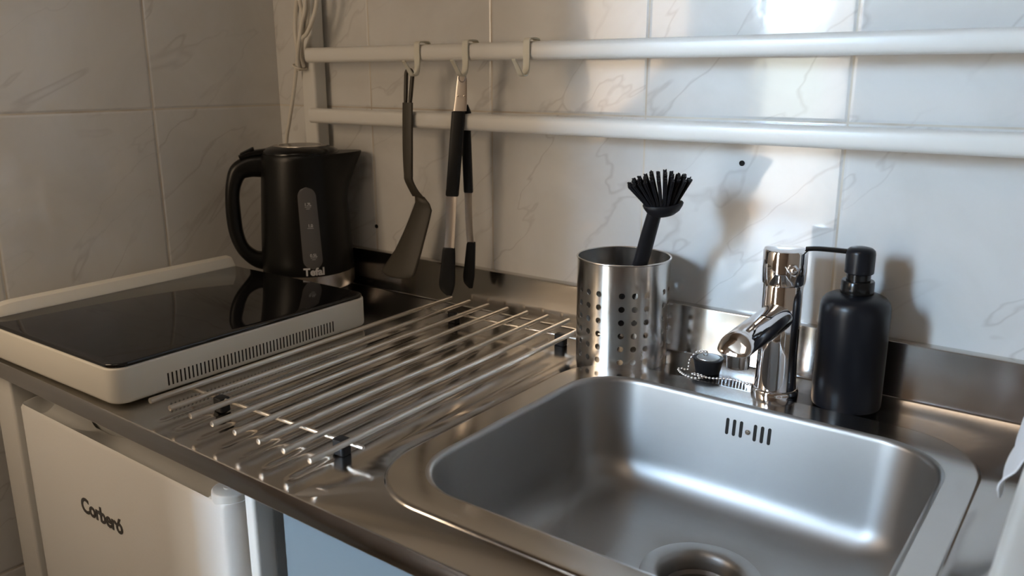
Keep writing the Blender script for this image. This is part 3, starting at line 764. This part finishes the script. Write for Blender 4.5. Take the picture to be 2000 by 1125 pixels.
cap = part('lever_cap', lathe([(0, .1330), (.0228, .1330), (.0236, .1345), (.0238, .1500), (.0238, .1690), (.0228, .1712), (.0205, .1722), (0, .1728)], TC, 80), 'chrome', tp)
la = Vector((.62, -.78, -.10)).normalized()
part('lever', lathe([(0, 0), (.0060, 0), (.0058, .0110), (.0050, .0150), (.0030, .0172), (0, .0180)], TC+la*.0150+Vector((0, 0, .1560)), 32, la), 'chrome', tp)

# ================================================================== SOAP DISPENSER
SC_ = Vector((1.0465, -.0665, 0)); so = thing('soap_dispenser', 'matte black pump soap dispenser standing right of the tap', 'soap dispenser', SC_)
part('bottle', lathe([(0, 0), (.0330, 0), (.0358, .0015), (.0366, .0045), (.0366, .1080), (.0362, .1150), (.0345, .1205), (.0310, .1245), (.0260, .1270), (.0200, .1282), (.0165, .1290), (0, .1290)], SC_, 80), 'matte_black', so)
part('collar', lathe([(0, .1285), (.0168, .1285), (.0172, .1295), (.0170, .1420), (.0162, .1432), (0, .1432)], SC_, 56), 'black_gloss', so)
pu = part('pump_stem', lathe([(0, .143), (.0125, .143), (.0125, .1520), (0, .1520)], SC_, 40), 'black_gloss', so)
ph_ = part('pump_head', lathe([(0, .1510), (.0142, .1510), (.0150, .1520), (.0150, .1730), (.0142, .1762), (.0115, .1785), (.0060, .1798), (0, .1802)], SC_, 56), 'matte_black', so)
sd = Vector((-.985, -.17, 0)).normalized()
part('spout', sweep(spline([tuple(SC_+sd*.010+Vector((0, 0, .1735))), tuple(SC_+sd*.030+Vector((0, 0, .1738))), tuple(SC_+sd*.046+Vector((0, 0, .1736))), tuple(SC_+sd*.0560+Vector((0, 0, .1722)))], 6), (.0040, .0026), 16, 3), 'black_gloss', so)

# ================================================================== PLUG AND BALL CHAIN
PC = Vector((.8790, -.0600, 0)); pg = thing('sink_plug', 'black rubber sink plug lying between the steel holder and the tap', 'plug', PC)
part('stopper', lathe([(0, 0), (.0145, 0), (.0152, .0010), (.0175, .0125), (.0186, .0150), (.0190, .0172), (.0180, .0180), (0, .0180)], PC, 48), 'black_rubber', pg)
part('cap_disc', lathe([(0, .0180), (.0142, .0180), (.0138, .0190), (0, .0200)], PC, 40), 'grey_plug', pg)
part('eyelet', sweep([PC+Vector((-.004+.0030*math.cos(2*PI*k/16), 0, .0225+.0035*math.sin(2*PI*k/16))) for k in range(16)], .0008, 6, closed=True), 'chrome', pg)
cp = spline([(.8750, -.0600, .0250), (.8630, -.0590, .0220), (.8570, -.0660, .0120), (.8590, -.0740, .0022), (.8500, -.0740, .0016), (.8480, -.0790, .0016), (.8570, -.0890, .0016), (.8690, -.0960, .0016), (.8810, -.0950, .0016), (.8860, -.0860, .0022), (.8760, -.0850, .0034), (.8720, -.0900, .0040), (.8830, -.0920, .0040), (.8960, -.0840, .0016), (.9080, -.0760, .0016), (.9200, -.0740, .0016), (.9320, -.0760, .0016), (.9440, -.0790, .0030)], 20)
bm = bmesh.new(); acc = 0; last = Vector(cp[0])
for p in cp:
    p = Vector(p)
    if (p-last).length > .0041 or p == last:
        m_ = Matrix.Translation(p); bmesh.ops.create_icosphere(bm, subdivisions=2, radius=.00180, matrix=m_); last = p
add_sweep(bm, cp[::4], .0003, 5)
part('ball_chain', bm, 'chrome', pg, label='steel ball chain running to the tap')

# ================================================================== FRIDGE UNDER THE WORKTOP
FX0, FX1, FYF, FYB = .128, .592, -.5600, -.5120
fr = thing('small_fridge', 'white under-counter fridge with a scooped door grip', 'fridge', (.36, -.3, -.88))
part('cabinet', box(.135, .588, FYB+.006, -.06, -.86, -.070), 'fridge_white', fr, bevel=(.004, 2))
# door: front face with rounded vertical edges
ZT = -.0615
bm = bmesh.new(); NXd = 90
xs = [FX0+(FX1-FX0)*i/NXd for i in range(NXd+1)]
def door_top(x, t):
    """height of the top surface; t 0 front rim .. 1 back rim"""
    s = (x-FX0)/(FX1-FX0); endcap = max(0, min(1, (s-.015)/.02))*max(0, min(1, (.915-s)/.006))
    ridge = math.exp(-((s-.30)/.085)**2)           # the raised middle where the two scoops meet
    front = ZT; back = ZT-.002-.022*max(0, min(1, (s-.17)/.06))*max(0, min(1, (.62-s)/.30))
    d = .020*(1-.95*ridge)*endcap; prof_ = math.sin(PI*min(1, max(0, t)))**.8 if 0 < t < 1 else 0
    return front*(1-t)+back*t-d*prof_ if endcap > 0 else ZT+.004*t
ts_ = [0, .06, .12, .2, .3, .4, .5, .6, .7, .8, .88, .94, 1]
def yfront(x):
    r = .016; d0 = min(x-FX0, FX1-x)
    return FYF + (r-math.sqrt(max(0, r*r-(r-d0)**2)) if d0 < r else 0)
g = []
for x in xs:
    yf = yfront(x); col_ = [bm.verts.new((x, yf, -.84)), bm.verts.new((x, yf, ZT-.004))]
    for t in ts_: col_.append(bm.verts.new((x, yf+.003+(FYB-yf-.003)*t, door_top(x, t))))
    col_.append(bm.verts.new((x, FYB, -.84))); g.append(col_)
for a, b in zip(g, g[1:]):
    for k in range(len(a)-1): bm.faces.new((a[k], b[k], b[k+1], a[k+1]))
bm.faces.new(g[0]); bm.faces.new(g[-1])
dr_ = part('door', bm, 'fridge_white', fr)
part('hinge_cover', lathe(rprof(.0200, -.010, .0085, .002, 3), (FX1-.0210, FYF+.0215, ZT), 40), 'white_metal', dr_, label='round white hinge cover at the door corner')
part('hinge_pin', lathe(rprof(.0055, 0, .002, .0008, 2), (FX1-.0230, FYF+.020, ZT+.0083), 20), 'white_metal', dr_)
def on_door(X, Y, Z): return Vector((.3250+X, FYF-.0003-Z, -.1605+Y))
bm = text_bm('Corber\u00f3', .0285, .0007, .0004, spacing=.96, fn=lambda X, Y, Z: on_door(X, Y, Z))
part('lettering', bm, 'print_dark', dr_, smooth=False, label='dark grey raised letters', normals=False)

# ================================================================== LEGS AND LOWER PANEL
def leg(name, x0, x1, y0, y1, lab):
    t = part(name, slab(x0, x1, y0, y1, -.9, -.0235, .004, .001), 'white_metal'); t['label'] = lab; t['category'] = 'table leg'; t['group'] = 'white legs of the worktop frame'; return t
leg('worktop_leg', .050, .104, -.556, -.516, 'white metal leg at the left end of the worktop, left of the fridge')
leg('worktop_leg', 
    .611, .6265, -.552, -.528, 'narrow white metal leg between the fridge and the blue-grey panel')
pn = thing('cabinet_panel', 'plain blue-grey cabinet front under the sink', 'cabinet', (.95, -.5, -.9))
part('panel', box(.642, 1.5, -.530, -.515, -.88, -.026), 'panel_blue', pn, bevel=(.001, 2))
part('carcass', box(.645, 1.5, -.514, -.03, -.88, -.16), 'panel_blue', pn, bevel=(.001, 2))

# ================================================================== WHITE BAR AND CLOTH AT THE RIGHT EDGE
wbx = thing('side_rail', 'white rounded rail at the right end of the worktop, in the lower right corner', 'rail', (1.25, -.5, 0))
part('bar', sweep([(1.2495, -.26, .086), (1.2495, -.262, .086), (1.2495, -.80, .086)], (.0135, .0150), 28, 3, up=(0, 0, 1)), 'white_metal', wbx)
part('support', slab(1.238, 1.262, -.300, -.276, .0002, .070, .004, .001), 'white_metal', wbx)
part('support', slab(1.240, 1.264, -.60, -.578, -.88, .070, .004, .001), 'white_metal', wbx)
bm = bmesh.new(); ny, nn = 36, 44; G = []
for j in range(ny+1):
    v = j/ny; y = -.352+.22*v; row = []
    for i in range(nn+1):
        s = i/nn; fold = .0010*math.sin(v*15+s*2)+.0006*math.sin(v*27+1.3)
        L1 = .040*(1-.55*max(0, 1-v/.22)**2); q = s*(L1+.058+.05)
        if q < L1: t = 1-q/L1; x = 1.2325-.010*math.sin(PI*.62*t); z = .090-(L1-q)
        elif q < L1+.058:
            a = PI*(q-L1)/.058; x = 1.2495-.0172*math.cos(a); z = .090+.0175*math.sin(a)
        else: x = 1.2670+.003; z = .090-(q-L1-.058)
        row.append(bm.verts.new((x+fold, y, z)))
    G.append(row)
for a, b in zip(G, G[1:]):
    for i in range(nn): bm.faces.new((a[i], a[i+1], b[i+1], b[i]))
o = part('cloth', bm, 'cloth', mods=[solid(.0016, 0), subsurf(1)]); o['label'] = 'white cloth draped over the white rail at the right edge'; o['category'] = 'cloth'
